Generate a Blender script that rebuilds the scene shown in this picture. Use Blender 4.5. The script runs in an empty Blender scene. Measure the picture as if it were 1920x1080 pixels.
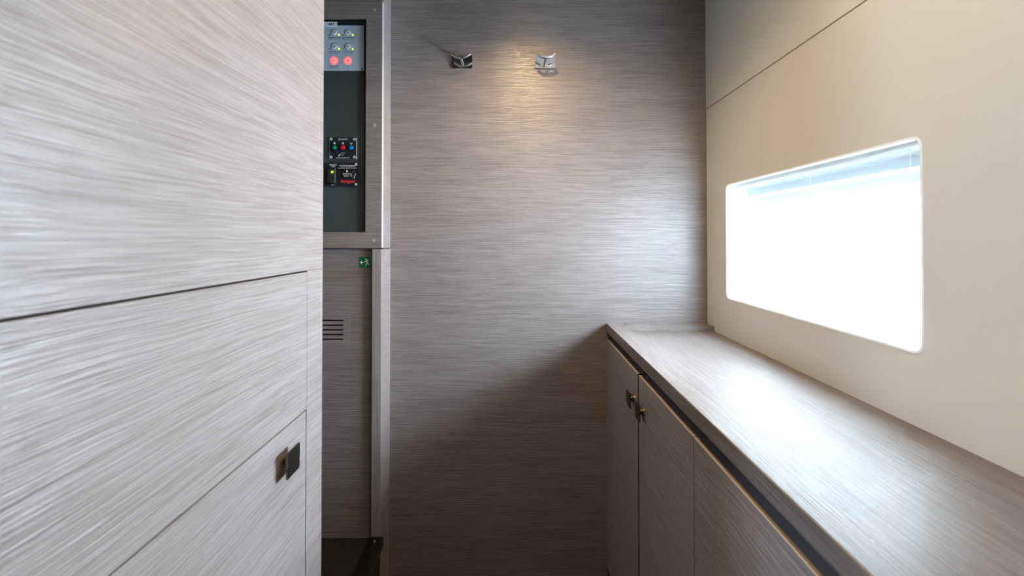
import bpy, bmesh, math, random
from mathutils import Matrix, Vector

# ------------------------------------------------------------------ camera, world, exposure
S = bpy.context.scene
COL = S.collection
CZ = 1.0                      # eye height above the cabin floor (m)
F = 853.3                     # focal length in pixels of a 1920 px wide frame (16 mm lens)
PITCH = 0.0128
PU, PV = 956.0, 435.5         # principal point

cam = bpy.data.cameras.new('camera')
cam.sensor_width = 36.0
cam.lens = F / 1920.0 * 36.0
cam.shift_x = (960.0 - PU) / 1920.0
cam.shift_y = (PV - 540.0) / 1920.0
cam.clip_start = 0.02
cam.dof.use_dof = True
cam.dof.focus_distance = 1.1
cam.dof.aperture_fstop = 6.3
camo = bpy.data.objects.new('camera', cam)
COL.objects.link(camo)
camo.location = (0, 0, CZ)
camo.rotation_euler = (math.pi / 2 + PITCH, 0, 0)
S.camera = camo

world = bpy.data.worlds.new('sky')
S.world = world
world.use_nodes = True
wb = world.node_tree.nodes['Background']
wb.inputs['Color'].default_value = (0.745, 0.84, 1.0, 1)
wb.inputs['Strength'].default_value = 44.0

S.view_settings.view_transform = 'Standard'
S.view_settings.look = 'None'
S.view_settings.exposure = 2.1
S.view_settings.gamma = 1.0
S.view_settings.use_curve_mapping = False
S.cycles.max_bounces = 10
S.cycles.diffuse_bounces = 6
S.cycles.transmission_bounces = 8
S.cycles.transparent_max_bounces = 8
S.cycles.sample_clamp_indirect = 12.0
S.cycles.use_denoising = True
S.cycles.use_guiding = True
S.cycles.use_surface_guiding = True
S.cycles.guiding_training_samples = 32


def px(u, v, d):
    """point of the depth plane y = d that the photograph shows at pixel (u, v)"""
    a = (u - PU) / F
    b = -(v - PV) / F
    dy = math.cos(PITCH) - math.sin(PITCH) * b
    dz = math.sin(PITCH) + math.cos(PITCH) * b
    t = d / dy
    return Vector((a * t, d, CZ + dz * t))


# ------------------------------------------------------------------ materials
def new_mat(name):
    m = bpy.data.materials.new(name)
    m.use_nodes = True
    return m, m.node_tree.nodes, m.node_tree.links, m.node_tree.nodes['Principled BSDF']


def plain(name, col, rough=0.5, metal=0.0, spec=0.5, emit=None, estr=0.0, coat=0.0, bump=None):
    m, N, L, p = new_mat(name)
    p.inputs['Base Color'].default_value = (*col, 1)
    p.inputs['Roughness'].default_value = rough
    p.inputs['Metallic'].default_value = metal
    p.inputs['Specular IOR Level'].default_value = spec
    p.inputs['Coat Weight'].default_value = coat
    if emit:
        p.inputs['Emission Color'].default_value = (*emit, 1)
        p.inputs['Emission Strength'].default_value = estr
    tc = N.new('ShaderNodeTexCoord')
    n = N.new('ShaderNodeTexNoise')
    sc, st = bump if bump else (900.0, 0.03)
    n.inputs['Scale'].default_value = sc
    n.inputs['Detail'].default_value = 2
    L.new(tc.outputs['Object'], n.inputs['Vector'])
    b = N.new('ShaderNodeBump')
    b.inputs['Strength'].default_value = st
    b.inputs['Distance'].default_value = 0.0005
    L.new(n.outputs['Fac'], b.inputs['Height'])
    L.new(b.outputs['Normal'], p.inputs['Normal'])
    return m


def wood(name, axis, light, dark, rough=0.32, spec=0.45, bump=0.75, across=1.0, along=1.0, offs=0.0, distance=0.0018):
    """brushed, limed oak veneer; axis = grain direction"""
    m, N, L, p = new_mat(name)
    tc = N.new('ShaderNodeTexCoord')
    oi = N.new('ShaderNodeObjectInfo')
    ad = N.new('ShaderNodeVectorMath'); ad.operation = 'MULTIPLY_ADD'
    mulr = N.new('ShaderNodeMath'); mulr.operation = 'MULTIPLY'
    mulr.inputs[1].default_value = offs
    L.new(oi.outputs['Random'], mulr.inputs[0])
    cx = N.new('ShaderNodeCombineXYZ')
    for k in range(3):
        L.new(mulr.outputs[0], cx.inputs[k])
    addv = N.new('ShaderNodeVectorMath'); addv.operation = 'ADD'
    L.new(tc.outputs['Object'], addv.inputs[0]); L.new(cx.outputs[0], addv.inputs[1])
    i = 'xyz'.index(axis)

    def mapped(src, al, ac):
        mp = N.new('ShaderNodeMapping')
        mp.inputs['Scale'].default_value = [al if k == i else ac for k in range(3)]
        L.new(src, mp.inputs['Vector'])
        return mp.outputs[0]

    def noise(src, al, ac, detail=2.0, rgh=0.5):
        n = N.new('ShaderNodeTexNoise')
        n.inputs['Scale'].default_value = 1.0
        n.inputs['Detail'].default_value = detail
        n.inputs['Roughness'].default_value = rgh
        L.new(mapped(src, al, ac), n.inputs['Vector'])
        return n

    # the grain wanders gently
    w = noise(addv.outputs[0], 4.5 * along, 10.0, 2.0)
    sub = N.new('ShaderNodeVectorMath'); sub.operation = 'SUBTRACT'
    sub.inputs[1].default_value = (0.5, 0.5, 0.5)
    L.new(w.outputs['Color'], sub.inputs[0])
    sc = N.new('ShaderNodeVectorMath'); sc.operation = 'SCALE'
    sc.inputs['Scale'].default_value = 0.011
    L.new(sub.outputs[0], sc.inputs[0])
    dv = N.new('ShaderNodeVectorMath'); dv.operation = 'ADD'
    L.new(addv.outputs[0], dv.inputs[0]); L.new(sc.outputs[0], dv.inputs[1])
    base = dv.outputs[0]

    n1 = noise(base, 8.0 * along, 390.0 * across, 3.0, 0.6)
    n2 = noise(base, 14.0 * along, 900.0 * across, 2.0)
    n3 = noise(base, 2.6 * along, 45.0 * across, 2.0)

    def mth(op, a, b):
        q = N.new('ShaderNodeMath'); q.operation = op
        for k, s in enumerate((a, b)):
            if isinstance(s, (int, float)):
                q.inputs[k].default_value = s
            else:
                L.new(s, q.inputs[k])
        return q.outputs[0]

    h = mth('ADD', mth('MULTIPLY', n1.outputs['Fac'], 0.62), mth('MULTIPLY', n2.outputs['Fac'], 0.38))
    c = mth('ADD', mth('MULTIPLY', h, 0.86), mth('MULTIPLY', n3.outputs['Fac'], 0.14))
    rp = N.new('ShaderNodeValToRGB')
    rp.color_ramp.elements[0].position = 0.40
    rp.color_ramp.elements[0].color = (*dark, 1)
    rp.color_ramp.elements[1].position = 0.60
    rp.color_ramp.elements[1].color = (*light, 1)
    L.new(c, rp.inputs['Fac'])
    L.new(rp.outputs['Color'], p.inputs['Base Color'])
    b = N.new('ShaderNodeBump')
    b.inputs['Strength'].default_value = bump
    b.inputs['Distance'].default_value = distance
    L.new(h, b.inputs['Height'])
    L.new(b.outputs['Normal'], p.inputs['Normal'])
    p.inputs['Roughness'].default_value = rough
    p.inputs['Specular IOR Level'].default_value = spec
    return m


OAK_L = (0.338, 0.295, 0.285)
OAK_D = (0.230, 0.194, 0.184)
M = {}
def tone(c, k):
    return tuple(v * k for v in c)


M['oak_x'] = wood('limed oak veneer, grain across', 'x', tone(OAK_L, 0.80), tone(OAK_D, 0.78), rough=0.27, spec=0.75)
M['oak_y'] = wood('limed oak veneer, grain fore and aft', 'y', OAK_L, OAK_D, offs=0.0)
M['oak_y2'] = wood('limed oak veneer, grain fore and aft, door', 'y', tone(OAK_L, 1.08), tone(OAK_D, 1.08), offs=3.0)  # same veneer, colour lightened to stand in for light on the doors
M['oak_z'] = wood('limed oak veneer, grain upright', 'z', OAK_L, OAK_D, bump=0.3)
M['oak_top'] = wood('limed oak worktop', 'y', tone(OAK_L, 0.70), tone(OAK_D, 0.66), rough=0.36, spec=0.26, bump=0.5)
M['wenge'] = wood('wenge tread', 'y', (0.026, 0.021, 0.020), (0.005, 0.004, 0.004), rough=0.5, bump=0.4)
M['cream'] = plain('cream lining', (0.625, 0.60, 0.535), 0.55, bump=(1100.0, 0.12))
M['white'] = plain('white enamel', (0.86, 0.87, 0.87), 0.35)
M['ceiling'] = plain('ceiling white', (0.55, 0.55, 0.54), 0.6)
M['dark'] = plain('black carcass', (0.012, 0.012, 0.014), 0.6)
M['core'] = plain('dark door core', (0.20, 0.19, 0.22), 0.45)
M['tan'] = plain('bare oak edge', (0.42, 0.29, 0.17), 0.5)
M['lip'] = plain('pale edge lipping', (0.62, 0.58, 0.55), 0.4)
M['seam'] = plain('shadow joint', (0.06, 0.045, 0.035), 0.7)
M['bronze'] = plain('brushed bronze nickel', (0.135, 0.118, 0.108), 0.32, 1.0, bump=(1500.0, 0.06))
M['brass'] = plain('brass', (0.45, 0.34, 0.18), 0.3, 1.0)
M['chrome'] = plain('chrome', (0.82, 0.83, 0.85), 0.05, 1.0, bump=(20.0, 0.0))
M['panel'] = plain('slate green panel', (0.048, 0.066, 0.068), 0.42, bump=(1600.0, 0.12))
M['silver'] = plain('silver blue panel', (0.44, 0.57, 0.69), 0.4)
M['navy'] = plain('navy', (0.008, 0.018, 0.035), 0.45)
M['navypanel'] = plain('navy black panel', (0.010, 0.018, 0.030), 0.4)
M['tab'] = plain('pale tab', (0.68, 0.78, 0.85), 0.45)
M['ink'] = plain('black ink', (0.010, 0.012, 0.020), 0.6)
M['whiteink'] = plain('white ink', (0.80, 0.84, 0.88), 0.6)
M['button'] = plain('pale button', (0.74, 0.80, 0.88), 0.4)
M['buttonring'] = plain('button ring', (0.36, 0.43, 0.49), 0.4)
M['led'] = plain('lit yellow lamp', (0.8, 0.8, 0.05), 0.4, emit=(0.85, 0.95, 0.02), estr=0.32)
M['redlit'] = plain('lit red button', (0.6, 0.1, 0.1), 0.4, emit=(1.0, 0.14, 0.17), estr=0.24)
M['redlit2'] = plain('lit pale red', (0.6, 0.25, 0.25), 0.4, emit=(1.0, 0.26, 0.22), estr=0.25)
M['redink'] = plain('red ink', (0.65, 0.008, 0.02), 0.5)
M['green'] = plain('green cap', (0.0, 0.30, 0.16), 0.25)
M['red'] = plain('red cap', (0.62, 0.012, 0.03), 0.25)
M['blue'] = plain('blue cap', (0.0, 0.25, 0.62), 0.25)
M['bezel'] = plain('black plastic', (0.006, 0.007, 0.009), 0.3)
M['rocker'] = plain('charcoal plastic', (0.022, 0.028, 0.034), 0.35)
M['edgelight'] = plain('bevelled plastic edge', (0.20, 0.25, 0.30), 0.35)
M['greenlit'] = plain('lit green legend', (0.4, 0.8, 0.0), 0.4, emit=(0.55, 0.95, 0.0), estr=0.24)
M['flash'] = plain('red band', (0.55, 0.035, 0.03), 0.5)
M['maroon'] = plain('maroon line', (0.07, 0.012, 0.022), 0.5)
M['exitgreen'] = plain('exit green', (0.0, 0.155, 0.055), 0.5)
M['screwcap'] = plain('grey screw cap', (0.30, 0.29, 0.27), 0.4)
M['steel'] = plain('stainless screw', (0.75, 0.74, 0.70), 0.35, 0.35)
M['floor'] = wood('dark sole boards', 'y', (0.030, 0.022, 0.018), (0.008, 0.006, 0.006), rough=0.4)
M['rubber'] = plain('black nosing', (0.004, 0.004, 0.006), 0.25)
M['hull'] = plain('grey hull moulding', (0.22, 0.23, 0.24), 0.5)

# backlit blind fabric: lets the daylight through
m, N, L, p = new_mat('translucent blind fabric')
N.remove(p)
tr = N.new('ShaderNodeBsdfTranslucent'); tr.inputs['Color'].default_value = (0.92, 0.96, 0.97, 1)
df = N.new('ShaderNodeBsdfDiffuse'); df.inputs['Color'].default_value = (0.86, 0.90, 0.91, 1)
mx = N.new('ShaderNodeMixShader'); mx.inputs[0].default_value = 0.35
L.new(tr.outputs[0], mx.inputs[1]); L.new(df.outputs[0], mx.inputs[2])
sh = N.new('ShaderNodeBsdfTransparent'); sh.inputs['Color'].default_value = (1, 1, 1, 1)
mx2 = N.new('ShaderNodeMixShader'); mx2.inputs[0].default_value = 0.36      # sheer weave: part of the light passes straight
L.new(mx.outputs[0], mx2.inputs[1]); L.new(sh.outputs[0], mx2.inputs[2])
L.new(mx2.outputs[0], N['Material Output'].inputs[0])
M['fabric'] = m
# window glass that lets light straight through
m, N, L, p = new_mat('window glass')
N.remove(p)
tr = N.new('ShaderNodeBsdfTransparent'); tr.inputs['Color'].default_value = (0.95, 0.98, 0.97, 1)
gl = N.new('ShaderNodeBsdfGlossy'); gl.inputs['Roughness'].default_value = 0.02
fr = N.new('ShaderNodeFresnel'); fr.inputs['IOR'].default_value = 1.45
mx = N.new('ShaderNodeMixShader')
L.new(fr.outputs[0], mx.inputs[0]); L.new(tr.outputs[0], mx.inputs[1]); L.new(gl.outputs[0], mx.inputs[2])
L.new(mx.outputs[0], N['Material Output'].inputs[0])
M['glass'] = m
# lamp lens
m, N, L, p = new_mat('warm lamp lens')
p.inputs['Base Color'].default_value = (0.9, 0.8, 0.6, 1)
p.inputs['Emission Color'].default_value = (1.0, 0.72, 0.42, 1)
p.inputs['Emission Strength'].default_value = 6.0
M['lens'] = m


# ------------------------------------------------------------------ geometry helpers
IDENT = Matrix.Identity(4)
PIV = Vector((0.2713, 1.28, 0.0))
RIGHT = Matrix.Translation(PIV) @ Matrix.Rotation(-0.0158, 4, 'Z') @ Matrix.Translation(-PIV)   # the hull side runs in slightly


def link(name, me, mat, parent=None):
    o = bpy.data.objects.new(name, me)
    COL.objects.link(o)
    if mat is not None:
        for mm in (mat if isinstance(mat, (list, tuple)) else [mat]):
            me.materials.append(mm if not isinstance(mm, str) else M[mm])
    if parent is not None:
        o.parent = parent
        bpy.context.view_layer.update()
        o.matrix_parent_inverse = parent.matrix_world.inverted()
    return o


def tag(o, label=None, cat=None, group=None, kind=None):
    if label: o['label'] = label
    if cat: o['category'] = cat
    if group: o['group'] = group
    if kind: o['kind'] = kind
    return o


def empty(name, loc, label=None, cat=None, group=None, kind=None, xf=IDENT):
    e = bpy.data.objects.new(name, None)
    e.empty_display_size = 0.05
    COL.objects.link(e)
    e.location = xf @ Vector(loc)
    bpy.context.view_layer.update()
    return tag(e, label, cat, group, kind)


def bm_box(bm, x0, x1, y0, y1, z0, z1, mi=0):
    vs = [bm.verts.new((x, y, z)) for x in (x0, x1) for y in (y0, y1) for z in (z0, z1)]
    for idx in ((0, 1, 3, 2), (4, 6, 7, 5), (0, 4, 5, 1), (2, 3, 7, 6), (0, 2, 6, 4), (1, 5, 7, 3)):
        f = bm.faces.new([vs[k] for k in idx]); f.material_index = mi
    return vs


def finish(name, bm, mat, parent=None, xf=IDENT, bevel=0.0, smooth=False, segs=2):
    if bevel:
        bmesh.ops.bevel(bm, geom=bm.edges[:], offset=bevel, segments=segs, affect='EDGES', profile=0.5)
    bmesh.ops.recalc_face_normals(bm, faces=bm.faces[:])
    bm.transform(xf)
    me = bpy.data.meshes.new(name)
    bm.to_mesh(me); bm.free()
    if smooth:
        for pl in me.polygons: pl.use_smooth = True
    return link(name, me, mat, parent)


def box(name, x0, x1, y0, y1, z0, z1, mat, parent=None, xf=IDENT, bevel=0.0):
    bm = bmesh.new()
    bm_box(bm, min(x0, x1), max(x0, x1), min(y0, y1), max(y0, y1), min(z0, z1), max(z0, z1))
    return finish(name, bm, mat, parent, xf, bevel)


def rrect(a0, a1, b0, b1, r, n=8):
    pts = []
    for cx, cy, s in ((a1 - r, b1 - r, 0), (a0 + r, b1 - r, 1), (a0 + r, b0 + r, 2), (a1 - r, b0 + r, 3)):
        for k in range(n + 1):
            t = (s + k / n) * math.pi / 2
            pts.append((cx + r * math.cos(t), cy + r * math.sin(t)))
    return pts


def rect(a0, a1, b0, b1):
    return [(a0, b0), (a1, b0), (a1, b1), (a0, b1)]


def circ(a, b, r, n=24):
    return [(a + r * math.cos(2 * math.pi * k / n), b + r * math.sin(2 * math.pi * k / n)) for k in range(n)]


def plate(name, loops, plane, t0, t1, mat, parent=None, xf=IDENT):
    """extruded flat outline with holes; plane 'xz' (t = y) or 'yz' (t = x)"""
    cu = bpy.data.curves.new(name, 'CURVE')
    cu.dimensions = '2D'; cu.fill_mode = 'BOTH'
    cu.extrude = abs(t1 - t0) / 2
    for lp in loops:
        sp = cu.splines.new('POLY')
        sp.points.add(len(lp) - 1)
        for q, (a, b) in zip(sp.points, lp): q.co = (a, b, 0, 1)
        sp.use_cyclic_u = True
    tmp = bpy.data.objects.new('tmp', cu)
    COL.objects.link(tmp)
    dg = bpy.context.evaluated_depsgraph_get()
    me = bpy.data.meshes.new_from_object(tmp.evaluated_get(dg))
    bpy.data.objects.remove(tmp); bpy.data.curves.remove(cu)
    bm = bmesh.new(); bm.from_mesh(me); bpy.data.meshes.remove(me)
    mid = (t0 + t1) / 2
    for v in bm.verts:
        a, b, t = v.co
        v.co = (a, mid + t, b) if plane == 'xz' else (mid + t, a, b)
    bmesh.ops.remove_doubles(bm, verts=bm.verts[:], dist=1e-6)
    return finish(name, bm, mat, parent, xf)


def lathe(name, profile, mat, parent=None, xf=IDENT, n=24, smooth=True):
    """profile of (radius, height) about local z, placed by xf"""
    bm = bmesh.new()
    rings = []
    for r, h in profile:
        if r < 1e-7:
            rings.append([bm.verts.new((0, 0, h))])
        else:
            rings.append([bm.verts.new((r * math.cos(2 * math.pi * k / n), r * math.sin(2 * math.pi * k / n), h)) for k in range(n)])
    for A, B in zip(rings, rings[1:]):
        for k in range(n):
            k2 = (k + 1) % n
            if len(A) == 1 and len(B) == 1: continue
            if len(A) == 1: bm.faces.new((A[0], B[k], B[k2]))
            elif len(B) == 1: bm.faces.new((A[k], B[0], A[k2]))
            else: bm.faces.new((A[k], B[k], B[k2], A[k2]))
    o = finish(name, bm, mat, parent, xf, smooth=False)
    if smooth:
        o.data.polygons.foreach_set('use_smooth', [True] * len(o.data.polygons))
        o.data.set_sharp_from_angle(angle=math.radians(35))
    return o


def sweep(name, pts, r, mat, parent=None, n=14, flat=1.0):
    bm = bmesh.new()
    rings = []
    P = [Vector(q) for q in pts]
    for k, c in enumerate(P):
        t = (P[min(k + 1, len(P) - 1)] - P[max(k - 1, 0)]).normalized()
        up = Vector((0, 1, 0)) if abs(t.y) < 0.9 else Vector((0, 0, 1))
        s = t.cross(up).normalized(); w = s.cross(t).normalized()
        rings.append([bm.verts.new(c + s * (r * flat * math.cos(2 * math.pi * j / n)) + w * (r * math.sin(2 * math.pi * j / n))) for j in range(n)])
    for A, B in zip(rings, rings[1:]):
        for j in range(n):
            bm.faces.new((A[j], A[(j + 1) % n], B[(j + 1) % n], B[j]))
    bm.faces.new(rings[0]); bm.faces.new(rings[-1])
    o = finish(name, bm, mat, parent)
    o.data.polygons.foreach_set('use_smooth', [True] * len(o.data.polygons))
    o.data.set_sharp_from_angle(angle=math.radians(40))
    return o


def text(body, u, v, d, hpx, mat, parent, align='CENTER', wpx=None, name='lettering', bold=0.0):
    """flat print facing the camera side (-y); hpx = cap height in photo pixels"""
    cu = bpy.data.curves.new(name, 'FONT')
    cu.body = body; cu.align_x = align; cu.align_y = 'CENTER'
    cu.size = 1.0; cu.resolution_u = 2; cu.offset = bold
    tmp = bpy.data.objects.new('tmp', cu)
    COL.objects.link(tmp)
    dg = bpy.context.evaluated_depsgraph_get()
    me = bpy.data.meshes.new_from_object(tmp.evaluated_get(dg))
    bpy.data.objects.remove(tmp); bpy.data.curves.remove(cu)
    mpp = d / F
    xs = [q.co.x for q in me.vertices]
    k = hpx * mpp / 0.70
    kx = k if wpx is None else wpx * mpp / max(1e-6, max(xs) - min(xs))
    c = px(u, v, d)
    for q in me.vertices:
        x, y, _ = q.co
        q.co = (c.x + x * kx, d, c.z + y * k)
    me.name = name
    return link(name, me, mat, parent)


def stroke_mesh(name, strokes, d, thick, mat, parent):
    """rounded strokes on a depth plane; strokes = ([(u, v), ...], width px)"""
    loops = []
    bm = bmesh.new()
    mpp = d / F
    for k, (pts, w) in enumerate(strokes):
        P = [px(u, v, d) for u, v in pts]
        r = w * mpp / 2
        y = d - thick - k * 1e-6
        for c in P:
            vs = [bm.verts.new((c.x + r * math.cos(t * math.pi / 6), y, c.z + r * math.sin(t * math.pi / 6))) for t in range(12)]
            bm.faces.new(vs)
            y -= 2e-7
        for a, b in zip(P, P[1:]):
            t = Vector((b.x - a.x, 0, b.z - a.z)).normalized()
            s = Vector((-t.z, 0, t.x)) * r
            bm.faces.new([bm.verts.new((q.x, y, q.z)) for q in (a + s, b + s, b - s, a - s)])
            y -= 2e-7
    me = bpy.data.meshes.new(name)
    bm.to_mesh(me); bm.free()
    return link(name, me, mat, parent)


def frm(loc, zdir, xdir):
    """placement matrix with local z along zdir"""
    z = Vector(zdir).normalized(); x = Vector(xdir).normalized(); y = z.cross(x)
    mt = Matrix((x, y, z)).transposed().to_4x4()
    mt.translation = Vector(loc)
    return mt


# ------------------------------------------------------------------ the setting
D = 1.28                       # distance of the wood-panelled end wall
CEIL = CZ + 0.74
XW = 0.5545                    # face of the hull lining (before the slight turn)
tag(box('floor', -1.3, 0.9, -1.45, 1.36, -0.04, 0.0, 'floor'), kind='structure')
tag(box('ceiling', -1.3, 0.9, -1.45, 1.36, CEIL, CEIL + 0.04, 'ceiling'), kind='structure')
box('reflection_panel', -1.2, -0.06, -1.3, 1.19, CEIL - 0.004, CEIL + 0.001, 'wenge', bpy.data.objects['ceiling'])  # unseen dark panel, added for the left hook plate to mirror
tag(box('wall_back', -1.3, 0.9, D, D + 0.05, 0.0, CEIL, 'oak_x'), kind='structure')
PW = (-0.70, -0.43, CZ + 0.09, CZ + 0.31)      # unseen window, added left of the camera to light the hull lining
wl = plate('wall_left', [rect(-1.45, D, 0.0, CEIL), rrect(*PW, 0.05)], 'yz', -1.30, -1.22, 'cream')
tag(wl, kind='structure')
fill_win = empty('fill_window', (-1.22, (PW[0] + PW[1]) / 2, PW[2]), 'unseen port side window added to light the hull lining', kind='structure')
plate('frame', [rrect(PW[0] - 0.02, PW[1] + 0.02, PW[2] - 0.02, PW[3] + 0.02, 0.07), rrect(PW[0], PW[1], PW[2], PW[3], 0.05)], 'yz', -1.222, -1.214, 'white', fill_win)
plate('pane', [rrect(PW[0] - 0.005, PW[1] + 0.005, PW[2] - 0.005, PW[3] + 0.005, 0.05)], 'yz', -1.27, -1.264, 'glass', fill_win)
tag(box('wall_rear', -1.22, 0.9, -1.45, -1.40, 0.0, CEIL, 'oak_x'), kind='structure')

WY0, WY1 = 0.6035, 1.1675      # window opening fore and aft
WZ0, WZ1 = CZ - 0.1545, CZ + 0.1365
SEAM = CZ + 0.3635
wr = plate('wall_right', [rect(-1.39, D + 0.02, 0.0, SEAM - 0.0010), rrect(WY0, WY1, WZ0, WZ1, 0.016)], 'yz', XW, XW + 0.012, 'cream', None, RIGHT)
tag(wr, kind='structure')
up = box('lining_panel', XW - 0.001, XW + 0.012, -1.39, D + 0.02, SEAM + 0.0010, CEIL, 'cream', wr, RIGHT, bevel=0.0006)
box('joint_backing', XW + 0.013, XW + 0.018, -1.39, D + 0.02, SEAM - 0.02, SEAM + 0.02, 'dark', wr, RIGHT)
# hull behind the lining, with the opening of the glazing
HX0, HX1 = XW + 0.074, XW + 0.110
plate('hull_side', [rect(-1.44, D + 0.05, 0.0, CEIL), rrect(WY0 + 0.01, WY1 + 0.030, CZ - 0.115, CZ + 0.060, 0.03)], 'yz', HX0, HX1, 'hull', wr, RIGHT)

win = empty('window_1', (XW, (WY0 + WY1) / 2, WZ0), 'white rounded rectangular hull window above the worktop', kind='structure', xf=RIGHT)
plate('frame', [rrect(WY0 - 0.0005, WY1 + 0.0005, WZ0 - 0.0005, WZ1 + 0.0005, 0.0165), rrect(WY0 + 0.0025, WY1 - 0.0025, WZ0 + 0.0025, WZ1 - 0.0025, 0.0145)], 'yz', XW - 0.0008, XW + 0.0135, 'white', win, RIGHT)
# box behind the lining that the blind hangs in
bm = bmesh.new()
bx0, bx1 = XW + 0.0125, HX0
for (a0, a1, b0, b1) in ((WY0 - 0.05, WY1 + 0.045, WZ1 + 0.022, WZ1 + 0.034), (WY0 - 0.05, WY1 + 0.045, WZ0 - 0.034, WZ0 - 0.022),
                         (WY0 - 0.05, WY0 - 0.038, WZ0 - 0.022, WZ1 + 0.022), (WY1 + 0.033, WY1 + 0.045, WZ0 - 0.022, WZ1 + 0.022)):
    bm_box(bm, bx0, bx1, a0, a1, b0, b1)
finish('window_box', bm, 'white', win, RIGHT)
plate('pane', [rrect(WY0 + 0.0, WY1 + 0.040, CZ - 0.125, CZ + 0.070, 0.035)], 'yz', HX0 + 0.012, HX0 + 0.017, 'glass', win, RIGHT)

# ------------------------------------------------------------------ pleated blind
bl = empty('pleated_blind', (XW + 0.035, (WY0 + WY1) / 2, WZ0 - 0.02), 'closed white pleated blind glowing with daylight inside the window', 'blind', xf=RIGHT)
BX = XW + 0.032
box('head_rail', BX - 0.004, BX + 0.022, WY0 - 0.03, WY1 + 0.02, WZ1 - 0.008, WZ1 + 0.020, 'white', bl, RIGHT, bevel=0.0015)
bm = bmesh.new()
pitch = 0.0225
z = WZ1 - 0.009
k = 0
prev = None
while z > WZ0 - 0.016:
    x = BX + (0.0 if k % 2 else 0.017)
    row = [bm.verts.new((x, y, z)) for y in (WY0 - 0.03, WY1 + 0.014)]
    if prev: bm.faces.new((prev[0], prev[1], row[1], row[0]))
    prev = row; z -= pitch / 2; k += 1
bm.normal_update()
finish('pleats', bm, 'fabric', bl, RIGHT)
for yy in (0.66, 0.885, 1.11):
    lathe('cord', [(0.0006, WZ0 - 0.01), (0.0006, WZ1 - 0.008)], 'white', bl, RIGHT @ Matrix.Translation((BX + 0.001, yy, 0)), n=8)
box('bottom_rail', BX - 0.002, BX + 0.019, WY0 - 0.03, WY1 + 0.015, WZ0 - 0.0205, WZ0 - 0.011, 'white', bl, RIGHT, bevel=0.0015)


# ------------------------------------------------------------------ ceiling lamp
def downlight(x, y, label, power, size, blend, col=(1.0, 0.70, 0.36), soft=0.008):
    t = empty('ceiling_downlight', (x, y, CEIL - 0.006), label, 'lamp')
    lathe('trim_ring', [(0.024, 0.002), (0.024, -0.002), (0.034, -0.004), (0.037, 0.0), (0.037, 0.006), (0.024, 0.006)], 'chrome', t, Matrix.Translation((x, y, CEIL - 0.006)))
    lathe('lens', [(0.0, 0.003), (0.0235, 0.003), (0.0235, 0.0055), (0, 0.0055)], 'lens', t, Matrix.Translation((x, y, CEIL - 0.006)))
    ld = bpy.data.lights.new('lamp_light', 'SPOT')
    ld.energy = power; ld.color = col
    ld.spot_size = math.radians(size); ld.spot_blend = blend
    ld.shadow_soft_size = soft
    lo = bpy.data.objects.new('lamp_light', ld)
    COL.objects.link(lo)
    lo.location = (x, y, CEIL - 0.012)
    lo.parent = t
    lo.matrix_parent_inverse = t.matrix_world.inverted()
    return t


downlight(0.16, 0.52, 'unseen chrome ceiling downlight added to brighten the lining and tall cabinet', 3.9, 166, 0.6, (1.0, 0.74, 0.44), 0.035)  # unseen lamp, added to warm and brighten the upper walls
downlight(0.05, 1.005, 'small round chrome ceiling downlight shining on the wall hooks', 4.0, 126, 1.0)

# ------------------------------------------------------------------ robe hooks on the end wall
for uc, vc, lab in ((866.5, 117.0, 'chrome double robe hook on the end wall, nearer the control panels'),
                    (1022.0, 117.0, 'chrome double robe hook on the end wall, nearer the window')):
    c = px(uc, vc, D)
    h = empty('robe_hook', (c.x, D, c.z - 0.018), lab, 'hook', 'chrome robe hooks')
    bm = bmesh.new()
    bm_box(bm, c.x - 0.0295, c.x + 0.0295, D - 0.0050, D, c.z - 0.018, c.z + 0.018)
    up_edges = [e for e in bm.edges if abs(e.verts[0].co.y - e.verts[1].co.y) > 0.004]
    bmesh.ops.bevel(bm, geom=up_edges, offset=0.003, segments=4, affect='EDGES', profile=0.5)
    fr_edges = [e for e in bm.edges if all(abs(v.co.y - (D - 0.0050)) < 1e-5 for v in e.verts)]
    bmesh.ops.bevel(bm, geom=fr_edges, offset=0.0005, segments=1, affect='EDGES')
    finish('back_plate', bm, 'chrome', h)
    sweep('stem', [(c.x, D - 0.0045, c.z), (c.x, D - 0.034, c.z)], 0.0037, 'chrome', h)
    arc = []
    for k in range(25):
        t = -1 + 2 * k / 24
        arc.append((c.x + 0.0245 * t, D - 0.036, c.z - 0.001 + 0.0105 * t * t))
    sweep('hook_bar', arc, 0.0036, 'chrome', h)


# ------------------------------------------------------------------ worktop and base cabinets under the window
XF_ = 0.2713
ZT = CZ - 0.2385               # top of the rim
YN = -0.25                     # the worktop runs on past the camera
wt = empty('worktop', ((XF_ + XW) / 2, 0.6, ZT - 0.027), 'long limed oak worktop with raised rim under the window', 'worktop', xf=RIGHT)
box('counter_surface', XF_ + 0.020, XW, YN, D - 0.002, ZT - 0.027, ZT - 0.0135, 'oak_top', wt, RIGHT)
bm = bmesh.new()
prof = [(XF_ + 0.0006, ZT), (XF_, ZT - 0.0006), (XF_, ZT - 0.0235), (XF_ + 0.0030, ZT - 0.027), (XF_ + 0.044, ZT - 0.027), (XF_ + 0.044, ZT)]
ends = [[bm.verts.new((x, y, z)) for x, z in prof] for y in (YN, D)]
for k in range(len(prof)):
    bm.faces.new((ends[0][k], ends[0][(k + 1) % len(prof)], ends[1][(k + 1) % len(prof)], ends[1][k]))
bm.faces.new(ends[0]); bm.faces.new(ends[1])
finish('front_rail', bm, 'oak_top', wt, RIGHT)
box('back_rail', XF_ + 0.044, XW - 0.0002, D - 0.040, D - 0.0003, ZT - 0.0136, ZT - 0.0002, 'oak_x', wt, RIGHT, bevel=0.0005)
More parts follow.
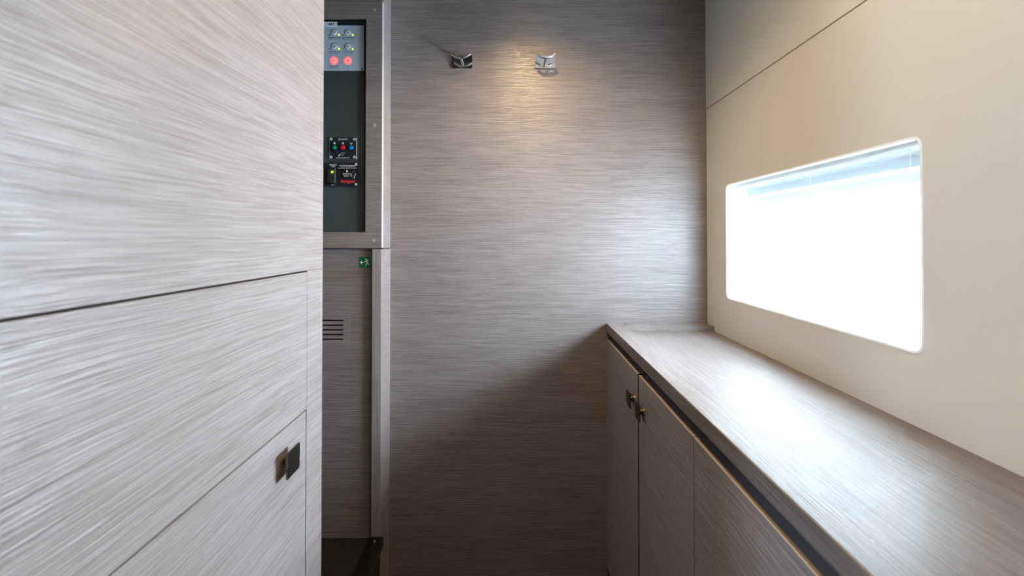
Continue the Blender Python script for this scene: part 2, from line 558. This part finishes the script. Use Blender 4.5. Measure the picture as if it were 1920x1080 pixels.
box('edge_strip', XF_ - 0.0003, XF_ + 0.0002, YN, D, ZT - 0.0016, ZT - 0.0006, 'tan', wt, RIGHT)

ZD1 = CZ - 0.2825
ZD0 = CZ - 0.9105


def knob(parent, c, out, side, s=0.0325, stand=0.010):
    """square plate on a round stem; out = unit vector away from the door; c = point on the door face"""
    out = Vector(out); side = Vector(side)
    bm = bmesh.new()
    R = frm(c, out, side)
    # square plate with a domed back
    n = 6
    def grid(f, flip):
        g = [[bm.verts.new(f(-1 + 2 * i / n, -1 + 2 * j / n)) for j in range(n + 1)] for i in range(n + 1)]
        for i in range(n):
            for j in range(n):
                q = (g[i][j], g[i + 1][j], g[i + 1][j + 1], g[i][j + 1])
                bm.faces.new(q if not flip else q[::-1])
        return g
    hs = s / 2
    g1 = grid(lambda a, b: (a * hs, b * hs, stand + 0.0022 + 0.0004 * (1 - a * a) * (1 - b * b)), False)
    g0 = grid(lambda a, b: (a * hs, b * hs, stand - 0.0028 * (1 - a * a) * (1 - b * b)), True)
    rim0 = [g0[i][0] for i in range(n + 1)] + [g0[n][j] for j in range(1, n + 1)] + [g0[i][n] for i in range(n - 1, -1, -1)] + [g0[0][j] for j in range(n - 1, 0, -1)]
    rim1 = [g1[i][0] for i in range(n + 1)] + [g1[n][j] for j in range(1, n + 1)] + [g1[i][n] for i in range(n - 1, -1, -1)] + [g1[0][j] for j in range(n - 1, 0, -1)]
    for k in range(len(rim0)):
        k2 = (k + 1) % len(rim0)
        bm.faces.new((rim0[k], rim0[k2], rim1[k2], rim1[k]))
    # stem and rosette
    def ring(r, h, mi, prev=None):
        vs = [bm.verts.new((r * math.cos(2 * math.pi * k / 20), r * math.sin(2 * math.pi * k / 20), h)) for k in range(20)]
        if prev:
            for k in range(20):
                f = bm.faces.new((prev[k], prev[(k + 1) % 20], vs[(k + 1) % 20], vs[k])); f.material_index = mi
        return vs
    p0 = ring(0.0075, 0.0, 1); p0 = ring(0.0075, 0.002, 1, p0); p0 = ring(0.0067, 0.0028, 1, p0); p0 = ring(0.0055, 0.003, 1, p0)
    p0 = ring(0.0052, stand - 0.001, 0, p0)
    return finish('knob', bm, ['bronze', 'brass'], parent, R)


def base_door(cab, y0, y1, knob_y=None):
    d = box('door', XF_, XF_ + 0.0052, y0, y1, ZD0, ZD1 - 0.0008, 'oak_y2', cab, RIGHT, bevel=0.0004)
    box('edge_band', XF_ + 0.0009, XF_ + 0.0054, y0, y1, ZD1 - 0.0009, ZD1, 'tan', d, RIGHT)
    box('edge_lipping', XF_ - 0.0001, XF_ + 0.0009, y0, y1, ZD1 - 0.0011, ZD1 + 0.0001, 'lip', d, RIGHT)
    box('door_core', XF_ + 0.0054, XF_ + 0.020, y0, y1, ZD0, ZD1, 'core', d, RIGHT)
    if knob_y:
        c = RIGHT @ Vector((XF_, knob_y, CZ - 0.3455))
        ax = RIGHT.to_3x3()
        knob(d, c, ax @ Vector((-1, 0, 0)), ax @ Vector((0, 1, 0)))
    return d


cab = empty('base_cabinet', ((XF_ + XW) / 2, 0.96, 0.0), 'limed oak base cabinet with two knobbed doors against the end wall', 'cabinet', xf=RIGHT)
box('carcass', XF_ + 0.0215, XW - 0.001, 0.652, D - 0.001, 0.088, ZT - 0.0275, 'dark', cab, RIGHT)
box('plinth', XF_ + 0.06, XW - 0.001, 0.652, D - 0.001, 0.0, 0.088, 'dark', cab, RIGHT)
box('filler_stile', XF_, XF_ + 0.020, 1.2305, D - 0.0005, ZD0, ZD1, 'oak_y2', cab, RIGHT, bevel=0.0004)
bd = base_door(cab, 0.9515, 1.2300, 0.985)
box('end_strip', XF_ + 0.0004, XF_ + 0.020, 0.9508, 0.9515, ZD0, ZD1, 'seam', bd, RIGHT)
base_door(cab, 0.6520, 0.9425, 0.910)
cab2 = empty('base_cabinet', ((XF_ + XW) / 2, 0.3, 0.0), 'limed oak base cabinet nearest the camera, plain door without a knob in view', 'cabinet', xf=RIGHT)
box('carcass', XF_ + 0.0215, XW - 0.001, YN, 0.650, 0.088, ZT - 0.0275, 'dark', cab2, RIGHT)
box('plinth', XF_ + 0.06, XW - 0.001, YN, 0.650, 0.0, 0.088, 'dark', cab2, RIGHT)
base_door(cab2, 0.2010, 0.6500)
base_door(cab2, YN, 0.1990)

# ------------------------------------------------------------------ tall cabinet on the near left
XL = -0.289
tall = empty('tall_cabinet', (-0.5, 0.4, 0.0), 'tall limed oak cabinet filling the near left side', 'cabinet')
YB, YE = 0.13, 0.7035
Z1 = CZ - 0.0462
Z2 = CZ - 0.2438
box('upper_panel', XL - 0.018, XL, YB, YE, Z1 + 0.0002, CEIL - 0.0045, 'oak_y', tall, bevel=0.0003)
box('drawer_front', XL - 0.018, XL, YB, 0.6500, Z2 + 0.0010, Z1 - 0.0020, 'oak_y', tall, bevel=0.0003)
box('stile', XL - 0.018, XL, 0.6504, YE, 0.07, Z1 - 0.0002, 'oak_y', tall, bevel=0.0003)
ld = box('door', XL - 0.018, XL, YB, 0.6482, 0.07, Z2 - 0.0010, 'oak_y', tall, bevel=0.0003)
knob(ld, (XL, 0.584, CZ - 0.2838), (1, 0, 0), (0, 1, 0), stand=0.0115)
box('end_panel', -0.80, XL - 0.0182, YB, YB + 0.018, 0.07, CEIL - 0.0045, 'oak_x', tall, bevel=0.0003)
box('carcass', -0.80, XL - 0.0185, YB + 0.0185, YE - 0.019, 0.07, CEIL - 0.0045, 'seam', tall)
box('end_panel', -0.80, XL - 0.0182, YE - 0.0185, YE, 0.07, CEIL - 0.0045, 'oak_x', tall, bevel=0.0003)
box('plinth', -0.80, XL - 0.05, YB, YE - 0.02, 0.0, 0.07, 'dark', tall)

# ------------------------------------------------------------------ control cabinet beyond the passage
XP = -0.336
DF = 1.193                      # face of its framed door
ec = empty('control_cabinet', (-0.5, 1.24, CZ - 0.027), 'limed oak cabinet with framed dark control panel beside the end wall', 'cabinet')
fb = px(700, 465.3, DF).z
ft = px(700, 2.5, DF).z
ox = px(686.0, 200, DF).x
oz1 = px(686, 35, DF).z
oz0 = px(686, 435, DF).z
FL = -0.78
plate('door_frame', [rrect(FL, XP - 0.0006, fb, ft, 0.003), rect(FL + 0.045, ox, oz0, oz1)], 'xz', DF, DF + 0.012, 'oak_x', ec)
box('frame_lipping', XP - 0.0007, XP + 0.0004, DF + 0.0004, DF + 0.0118, fb + 0.001, ft - 0.001, 'lip', ec)
box('inner_panel', FL + 0.02, ox + 0.012, DF + 0.0122, DF + 0.018, oz0 - 0.01, oz1 + 0.01, 'panel', ec)
box('side_panel', XP - 0.018, XP, DF + 0.0135, D - 0.0005, fb - 0.0005, CEIL - 0.001, 'oak_y', ec)
box('top_fascia', -1.2, XP, DF + 0.0005, DF + 0.013, ft + 0.0012, CEIL - 0.0045, 'oak_x', ec)
box('under_gap', -1.2, XP - 0.002, DF + 0.006, DF + 0.02, fb - 0.0025, fb + 0.0002, 'dark', ec)
box('left_fascia', -1.2, FL - 0.001, DF + 0.0005, DF + 0.013, fb, ft, 'oak_x', ec)
for u, v in ((702.8, 18.6), (702.6, 235.0), (700.6, 451.3)):
    c = px(u, v, DF)
    lathe('screw_cap', [(0.0, 0.0006), (0.0042, 0.0006), (0.0047, 0.0002), (0.0047, -0.001)], 'screwcap', ec, frm(c, (0, -1, 0), (1, 0, 0)))

# post and recessed panel below
p0 = px(697.0, 700, 1.188)
tag(box('trim_1', p0.x, XP, 1.188, D - 0.0005, 0.0, fb - 0.0028, 'oak_z', bevel=0.0006), kind='structure')
sp = box('side_veneer', XP, XP + 0.0006, 1.1886, D - 0.0005, 0.0, fb - 0.0034, 'oak_y', bpy.data.objects['trim_1'])
DL = 1.2020
vx1 = px(655.4, 620, DL).x
vz1 = px(655, 589.3, DL).z
vz0 = px(655, 649.6, DL).z
vx0 = vx1 - 0.160
rec = plate('wall_recess', [rect(-1.21, p0.x + 0.004, 0.0, fb - 0.002), rect(vx0, vx1, vz0, vz1)], 'xz', DL, DL + 0.012, 'oak_x')
tag(rec, kind='structure')

# ventilation grille
vg = empty('ventilation_grille', ((vx0 + vx1) / 2, DL, vz0), 'oak ventilation grille with five slots set in the recessed panel', 'grille')
sx1 = px(643.9, 620, DL).x
sx0 = vx0 + (vx1 - sx1)
slots = []
for v in (601.1, 610.0, 618.7, 627.5, 636.4):
    zc = px(640, v, DL).z
    hh = 1.45 * DL / F
    slots.append(rrect(sx0, sx1, zc - hh, zc + hh, hh * 0.98, 4))
plate('grille_plate', [rect(vx0 + 0.0006, vx1 - 0.0006, vz0 + 0.0006, vz1 - 0.0006)] + slots, 'xz', DL - 0.0004, DL + 0.009, 'oak_x', vg)
plate('edge_line', [rect(vx0, vx1, vz0, vz1), rect(vx0 + 0.0007, vx1 - 0.0007, vz0 + 0.0007, vz1 - 0.0007)], 'xz', DL - 0.0005, DL + 0.004, 'edgelight', vg)
box('duct', vx0 - 0.005, vx1 + 0.005, DL + 0.0125, DL + 0.045, vz0 - 0.005, vz1 + 0.005, 'dark', vg)

# exit sign
DS = DL - 0.0008
ex = empty('exit_sign', (px(683.8, 492, DL).x, DL, px(683.8, 501.8, DL).z), 'small green square escape sign with running figure and arrow', 'sign')
a, b = px(673.7, 501.8, DS), px(694.0, 481.7, DS)
plate('sign_plate', [rrect(a.x, b.x, a.z, b.z, 0.0004, 3)], 'xz', DS, DL, 'exitgreen', ex)
q = lambda x, y: (660 + x / 19.64, 455 + y / 19.64)
stroke_mesh('running_figure', [([q(510, 610)], 3.2),
                               ([q(535, 655), q(565, 740)], 2.6),
                               ([q(525, 645), q(505, 695), q(455, 700)], 1.25),
                               ([q(550, 640), q(580, 625), q(612, 672)], 1.1),
                               ([q(550, 735), q(518, 800), q(516, 862)], 1.5),
                               ([q(572, 735), q(590, 795), q(632, 797)], 1.4)], DS, 0.0002, 'whiteink', ex)
stroke_mesh('arrow', [([q(410, 725), q(312, 725)], 1.5), ([q(366, 676), q(308, 725), q(368, 778)], 1.2)], DS, 0.0002, 'whiteink', ex)

# ------------------------------------------------------------------ bilge pump panel (silver, backlit buttons)
DPN = DF + 0.0122               # face of the dark inner panel
dp = DPN - 0.0025
pp = empty('pump_control_panel', (px(645, 132, DPN).x, DPN, px(645, 132, DPN).z), 'silver pump switch panel with lit yellow and red lamps, topmost control', 'control panel')
a, b = px(572, 132.2, dp), px(682.2, 41.2, dp)
plate('face_plate', [rrect(a.x, b.x, a.z, b.z, 0.001, 3)], 'xz', dp, DPN, 'silver', pp)
a, b = px(573, 47.6, dp), px(681.6, 41.4, dp)
plate('header_band', [rrect(a.x, b.x, a.z, b.z, 0.001, 3)], 'xz', dp - 0.0003, dp, 'navy', pp)
a, b = px(580, 49.7, dp), px(632.4, 41.0, dp)
plate('name_tab', [rect(a.x, b.x, a.z, b.z)], 'xz', dp - 0.0008, dp, 'tab', pp)
text('MY', 621.8, 45.4, dp - 0.001, 3.6, 'navy', pp, wpx=11.5, bold=0.02)
a, b = px(612.3, 48.4, dp), px(612.7, 42.0, dp)
plate('tab_line', [rect(a.x, b.x, a.z, b.z)], 'xz', dp - 0.0010, dp, 'navy', pp)


def disc(name, u, v, d, rpx, th, mat, parent, ring=None):
    r = rpx * d / F
    c = px(u, v, d)
    return lathe(name, [(0, th), (r * 0.93, th), (r, th * 0.7), (r, 0)], mat, parent, frm(c, (0, -1, 0), (1, 0, 0)), n=28)


for r_, vv in enumerate((61.0, 87.3)):
    for c_, uu in enumerate((626.6, 652.4)):
        bt = disc('button', uu, vv + 0.3 * c_, dp, 6.9, 0.0006, 'buttonring', pp)
        disc('button_cap', uu, vv + 0.3 * c_, dp - 0.0006, 5.4, 0.0008, 'button', bt)
        stroke_mesh('pump_symbol', [([(uu - 2.8, vv - 1.2), (uu - 0.3, vv + 1.6), (uu + 2.2, vv - 0.6), (uu + 3.2, vv - 1.0)], 0.6),
                                    ([(uu - 1.6, vv - 0.9), (uu + 1.8, vv - 0.9)], 0.5), ([(uu + 1.7, vv - 0.2)], 1.2)], dp - 0.0014, 0.00015, 'ink', bt)
        disc('indicator_lamp', uu + 8.9, vv + 4.4 + 0.3 * c_, dp, 1.75, 0.0012, 'led', pp)
        text('2a', uu - 9.1, vv + 4.2, dp - 0.0002, 2.4, 'ink', pp, bold=0.02)
        top = ('FORE ', 'AFT ')[r_] + ('PORT', 'STBD')[c_] + ' BILGE PUMP'
        text(top, uu, vv + 9.8, dp - 0.0002, 1.35, 'ink', pp, wpx=(22.8, 21.0)[r_], bold=0.03)
        text('MANUAL OR AUTOMATIC', uu, vv + 12.4, dp - 0.0002, 1.0, 'ink', pp, wpx=18.4, bold=0.02)
for uu, vv, sym in ((626.2, 113.8, 0), (652.1, 114.0, 1)):
    bt = disc('lit_button', uu, vv, dp, 8.0, 0.0006, 'redlit', pp)
    disc('button_cap', uu, vv, dp - 0.0006, 5.0, 0.0008, 'redlit2', bt)
    if sym:
        disc('button_centre', uu, vv, dp - 0.0014, 3.0, 0.0003, 'redlit', bt)
        disc('button_mark', uu, vv, dp - 0.0017, 1.15, 0.0003, 'redink', bt)
    else:
        stroke_mesh('pump_symbol', [([(uu - 3.2, vv - 1.3), (uu - 2.6, vv + 1.5), (uu - 0.5, vv + 1.2), (uu - 0.6, vv - 1.2), (uu - 3.2, vv - 1.3)], 0.6),
                                    ([(uu - 1.6, vv)], 1.5),
                                    ([(uu + 3.6, vv - 1.4), (uu + 2.2, vv - 0.9), (uu + 2.2, vv + 0.8), (uu + 3.4, vv + 1.2)], 0.9)], dp - 0.0014, 0.0002, 'redink', bt)
text('SEA WATER PUMP', 626.2, 123.9, dp - 0.0002, 1.3, 'ink', pp, wpx=16.6, bold=0.03)
text('MANUAL OR AUTOMATIC', 626.2, 126.4, dp - 0.0002, 0.9, 'ink', pp, wpx=16.0, bold=0.02)
text('OFF', 652.1, 124.3, dp - 0.0002, 1.5, 'ink', pp, wpx=3.9, bold=0.03)
sc_ = disc('corner_screw', 678.6, 129.6, dp, 1.5, 0.0006, 'ink', pp)

# ------------------------------------------------------------------ tank panel with green, red and blue push buttons
dq = DPN - 0.003
q2 = lambda x, y: (605 + x / 21.6, 250 + y / 21.6)
wp = empty('water_control_panel', (px(643, 298, DPN).x, DPN, px(643, 298, DPN).z), 'black panel with green, red and blue push buttons, middle control', 'control panel')
a, b = px(618.2, 298.3, dq), px(668.7, 257.6, dq)
plate('face_plate', [rect(a.x, b.x, a.z, b.z)], 'xz', dq, DPN, 'navypanel', wp)
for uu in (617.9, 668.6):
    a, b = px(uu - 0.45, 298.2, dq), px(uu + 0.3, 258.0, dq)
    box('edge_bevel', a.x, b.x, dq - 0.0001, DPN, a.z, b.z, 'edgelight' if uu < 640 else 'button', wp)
for x, y in ((338, 230), (1286, 240), (338, 962), (1286, 968)):
    u, v = q2(x, y)
    sw = disc('screw', u, v, dq, 2.65, 0.0012, 'steel', wp)
    disc('socket', u, v, dq - 0.0012, 1.0, 0.00015, 'ink', sw)
for x, mt in ((455, 'green'), (795, 'red'), (1132, 'blue')):
    u, v = q2(x, 565)
    bz = disc('push_button', u + 1.2, v + 0.3, dq, 5.6, 0.003, 'bezel', wp)
    c = px(u, v, dq - 0.007)
    r = 4.0 * dq / F
    lathe('button_cap', [(0, 0.0), (r * 0.55, 0.0), (r * 0.85, -0.0006), (r, -0.0018), (r, -0.006)], mt, bz, frm(c, (0, -1, 0), (1, 0, 0)), n=24)
    disc('cap_mark', u, v, dq - 0.007, 1.1, 0.00015, 'navy' if mt != 'red' else 'redink', bz)
u, v = q2(800, 245)
text('AQUA-BASE', u, v, dq - 0.0002, 2.7, 'whiteink', wp, wpx=16.2, bold=0.01)
u, v = q2(1010, 238)
text('®', u, v, dq - 0.0002, 1.6, 'whiteink', wp)
for x in (480, 820):
    u, v = q2(x, 402)
    disc('symbol', u, v, dq, 2.0, 0.0002, 'whiteink', wp)
    if x == 480:
        stroke_mesh('symbol_mark', [([(u - 1.0, v), (u + 1.0, v)], 0.5)], dq - 0.0002, 0.00015, 'navy', wp)
    else:
        stroke_mesh('symbol_mark', [([(u - 0.8, v - 0.5), (u, v + 0.3), (u + 0.8, v - 0.5)], 0.45)], dq - 0.0002, 0.00015, 'navy', wp)
u, v = q2(1160, 415)
stroke_mesh('basin_symbol', [([(u - 2.2, v - 1.4), (u - 1.2, v + 0.8), (u + 1.2, v + 0.8), (u + 2.0, v - 1.4)], 0.7), ([(u - 0.2, v - 0.6), (u + 0.4, v + 0.2)], 0.8), ([(u + 0.8, v + 1.6)], 0.9)], dq, 0.0002, 'whiteink', wp)
u, v = q2(820, 805)
text('GRAVITY', u, v, dq - 0.0002, 1.4, 'whiteink', wp, wpx=8.0, bold=0.02)
u, v = q2(815, 872)
text('Tiny', u, v, dq - 0.0002, 1.3, 'greenlit', wp, wpx=3.4, name='lit_legend', bold=0.01)
u, v = q2(690, 890)
stroke_mesh('tap_symbol', [([(u - 1.7, v + 2.0), (u - 1.7, v - 0.4), (u - 0.2, v - 1.0), (u + 1.6, v - 0.9)], 1.0), ([(u + 0.2, v - 1.2), (u + 0.2, v - 1.9)], 0.8), ([(u + 1.9, v - 0.3)], 1.0)], dq, 0.0002, 'whiteink', wp)
u, v = q2(808, 990)
text('www.aquabase.net', u, v, dq - 0.0002, 1.9, 'whiteink', wp, wpx=26.0, bold=0.01)

# ------------------------------------------------------------------ generator panel
q3 = lambda x, y: (600 + x / 19.64, 300 + y / 19.64)
gp = empty('generator_control_panel', (px(640, 349.5, DPN).x, DPN, px(640, 349.5, DPN).z), 'black generator panel with rocker switch, hour meter and red flash, lowest control', 'control panel')
a, b = px(575, 349.6, dq), px(672.6, 304.6, dq)
plate('face_plate', [rrect(a.x, b.x, a.z, b.z, 0.0025, 4)], 'xz', dq, DPN, 'navypanel', gp)
for (u0, u1, v0, v1) in ((576, 666.5, 304.9, 305.4), (613.2, 613.6, 305.5, 345.0)):
    a, b = px(u0, v1, dq), px(u1, v0, dq)
    plate('printed_line', [rect(a.x, b.x, a.z, b.z)], 'xz', dq - 0.0002, dq, 'maroon', gp)
for bodyt, x, y, h_, w_ in (('GENERATOR', 478, 165, 1.6, 14.4), ('CONTROL', 480, 212, 1.6, 10.8), ('START', 482, 258, 1.6, 7.0), ('STOP', 470, 922, 1.9, 6.2),
                            ('CAUTION: Overcranking engine', 1022, 206, 1.5, 31.5), ('over 5 secs. WILL VOID WRT. will', 1022, 252, 1.5, 26.0),
                            ('cause damage. Consult your manual.', 1018, 300, 1.5, 35.5)):
    u, v = q3(x, y)
    text(bodyt, u, v, dq - 0.0002, h_, 'whiteink', gp, wpx=w_, bold=0.015)


def rocker(x0, x1, y0, y1, lit):
    (u0, v0), (u1, v1) = q3(x0, y0), q3(x1, y1)
    a, b = px(u0, v1, dq), px(u1, v0, dq)
    r = plate('rocker_switch', [rrect(a.x, b.x, a.z, b.z, 0.0012, 3)], 'xz', dq - 0.003, dq, 'bezel', gp)
    w = b.x - a.x; h = b.z - a.z
    bm = bmesh.new()
    xa, xb = a.x + 0.06 * w, a.x + 0.80 * w
    za, zm, zb = a.z + 0.07 * h, a.z + 0.5 * h, b.z - 0.05 * h
    y0_, ym, y1_ = dq - 0.0078, dq - 0.0052, dq - 0.0040
    vs = []
    for xx in (xa, xb):
        vs.append([bm.verts.new((xx, dq - 0.002, za)), bm.verts.new((xx, y0_, za)), bm.verts.new((xx, ym, zm)), bm.verts.new((xx, y1_, zb)), bm.verts.new((xx, dq - 0.002, zb))])
    for k in range(5):
        bm.faces.new((vs[0][k], vs[0][(k + 1) % 5], vs[1][(k + 1) % 5], vs[1][k]))
    bm.faces.new(vs[0]); bm.faces.new(vs[1])
    rk = finish('rocker', bm, 'rocker', r, bevel=0.0004, segs=1)
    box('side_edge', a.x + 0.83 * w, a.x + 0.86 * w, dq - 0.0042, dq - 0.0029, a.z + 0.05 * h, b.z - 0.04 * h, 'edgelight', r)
    if lit:
        u, v = q3(440, 440)
        c = px(u, v, dq - 0.006)
        lathe('lit_legend', [(0, 0.0009), (2.2 * dq / F, 0.0007), (2.9 * dq / F, -0.002)], 'greenlit', r, frm((c.x, dq - 0.0052, c.z), (0, -1, 0), (1, 0, 0)), n=9, smooth=False)
    return r


rocker(285, 635, 290, 880, True)
rocker(-160, 190, 290, 880, False)
# hour meter
out = [(690, 510), (745, 335), (1275, 335), (1335, 520), (1260, 690), (750, 690)]
pts = [px(*q3(x, y), dq) for x, y in out]
hm = plate('hour_meter', [[(c.x, c.z) for c in pts]], 'xz', dq - 0.003, dq, 'rocker', gp)
(u0, v0), (u1, v1) = q3(785, 345), q3(1215, 655)
a, b = px(u0, v1, dq), px(u1, v0, dq)
plate('meter_body', [rrect(a.x, b.x, a.z, b.z, 0.001, 3)], 'xz', dq - 0.0042, dq - 0.003, 'bezel', hm)
(u0, v0), (u1, v1) = q3(830, 470), q3(1185, 560)
a, b = px(u0, v1, dq), px(u1, v0, dq)
plate('counter_window', [rect(a.x, b.x, a.z, b.z)], 'xz', dq - 0.0044, dq - 0.0042, 'ink', hm)
u, v = q3(1008, 515)
text('083246', u, v, dq - 0.0047, 2.5, 'whiteink', hm, wpx=17.2)
u, v = q3(955, 590)
text('HOURS', u, v, dq - 0.0045, 1.8, 'whiteink', hm, wpx=9.0, bold=0.02)
u, v = q3(1140, 590)
text('1/10', u, v, dq - 0.0045, 1.8, 'whiteink', hm, wpx=4.2, bold=0.02)
u, v = q3(995, 410)
stroke_mesh('meter_logo', [([(u - 1.0, v - 1.5), (u + 1.0, v - 1.5), (u + 1.0, v + 1.5), (u - 1.0, v + 1.5), (u - 1.0, v - 1.5)], 0.8), ([(u, v - 0.8), (u, v + 0.8)], 0.5)], dq - 0.0042, 0.0002, 'whiteink', hm)
for x in (735, 1250):
    u, v = q3(x, 515)
    disc('meter_screw', u, v, dq - 0.003, 1.3, 0.0005, 'ink', hm)
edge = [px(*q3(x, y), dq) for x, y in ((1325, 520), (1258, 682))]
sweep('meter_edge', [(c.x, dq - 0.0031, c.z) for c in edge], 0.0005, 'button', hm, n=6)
fl = [(765, 738), (1295, 745), (1290, 825), (1130, 835), (1100, 862), (982, 885), (1020, 832), (770, 828)]
pts = [px(*q3(x, y), dq) for x, y in fl]
plate('red_flash', [[(c.x, c.z) for c in pts]], 'xz', dq - 0.0003, dq, 'flash', gp)
u, v = q3(1030, 765)
text('GENERATORS', u, v, dq - 0.0005, 1.6, 'ink', gp, wpx=24.0)
for x, y in ((1330, 160), (1330, 893)):
    u, v = q3(x, y)
    sw = disc('screw', u, v, dq, 2.5, 0.0012, 'steel', gp)
    stroke_mesh('socket', [([(u - 0.9, v - 0.4), (u + 0.9, v + 0.4)], 0.9)], dq - 0.0012, 0.0001, 'ink', sw)

# ------------------------------------------------------------------ black step in the passage
ZN = px(708, 1007, 1.186).z
XT = px(693, 1010, 1.186).x
st = empty('stair_step', (-0.75, 0.95, 0.0), 'black step with dark wood tread in the passage behind the tall cabinet', 'step')
zt = px(650, 1009.0, DL).z
box('tread', -1.215, XT + 0.001, YE + 0.003, DL - 0.0002, zt - 0.025, zt, 'wenge', st)
xo = px(718.6, 1012, 1.186).x
prof = [(XT, zt - 0.02), (XT, ZN - 0.001), (XT + 0.001, ZN), (xo - 0.0015, ZN), (xo, ZN - 0.0015), (xo, ZN - 0.022), (xo - 0.0085, ZN - 0.047), (xo - 0.0085, zt - 0.06), (XT, zt - 0.06)]
plate('nosing', [prof], 'xz', YE + 0.003, 1.1872, 'rubber', st)
box('riser', xo - 0.030, xo - 0.0088, YE + 0.003, 1.1868, 0.0, zt - 0.0595, 'rubber', st)
c = px(707.5, 1019.5, 1.187)
lathe('screw', [(0, 0.0006), (0.0016, 0.0004), (0.002, 0)], 'steel', st, frm((c.x - 0.002, 1.17, ZN), (0, 0, 1), (1, 0, 0)), n=12)
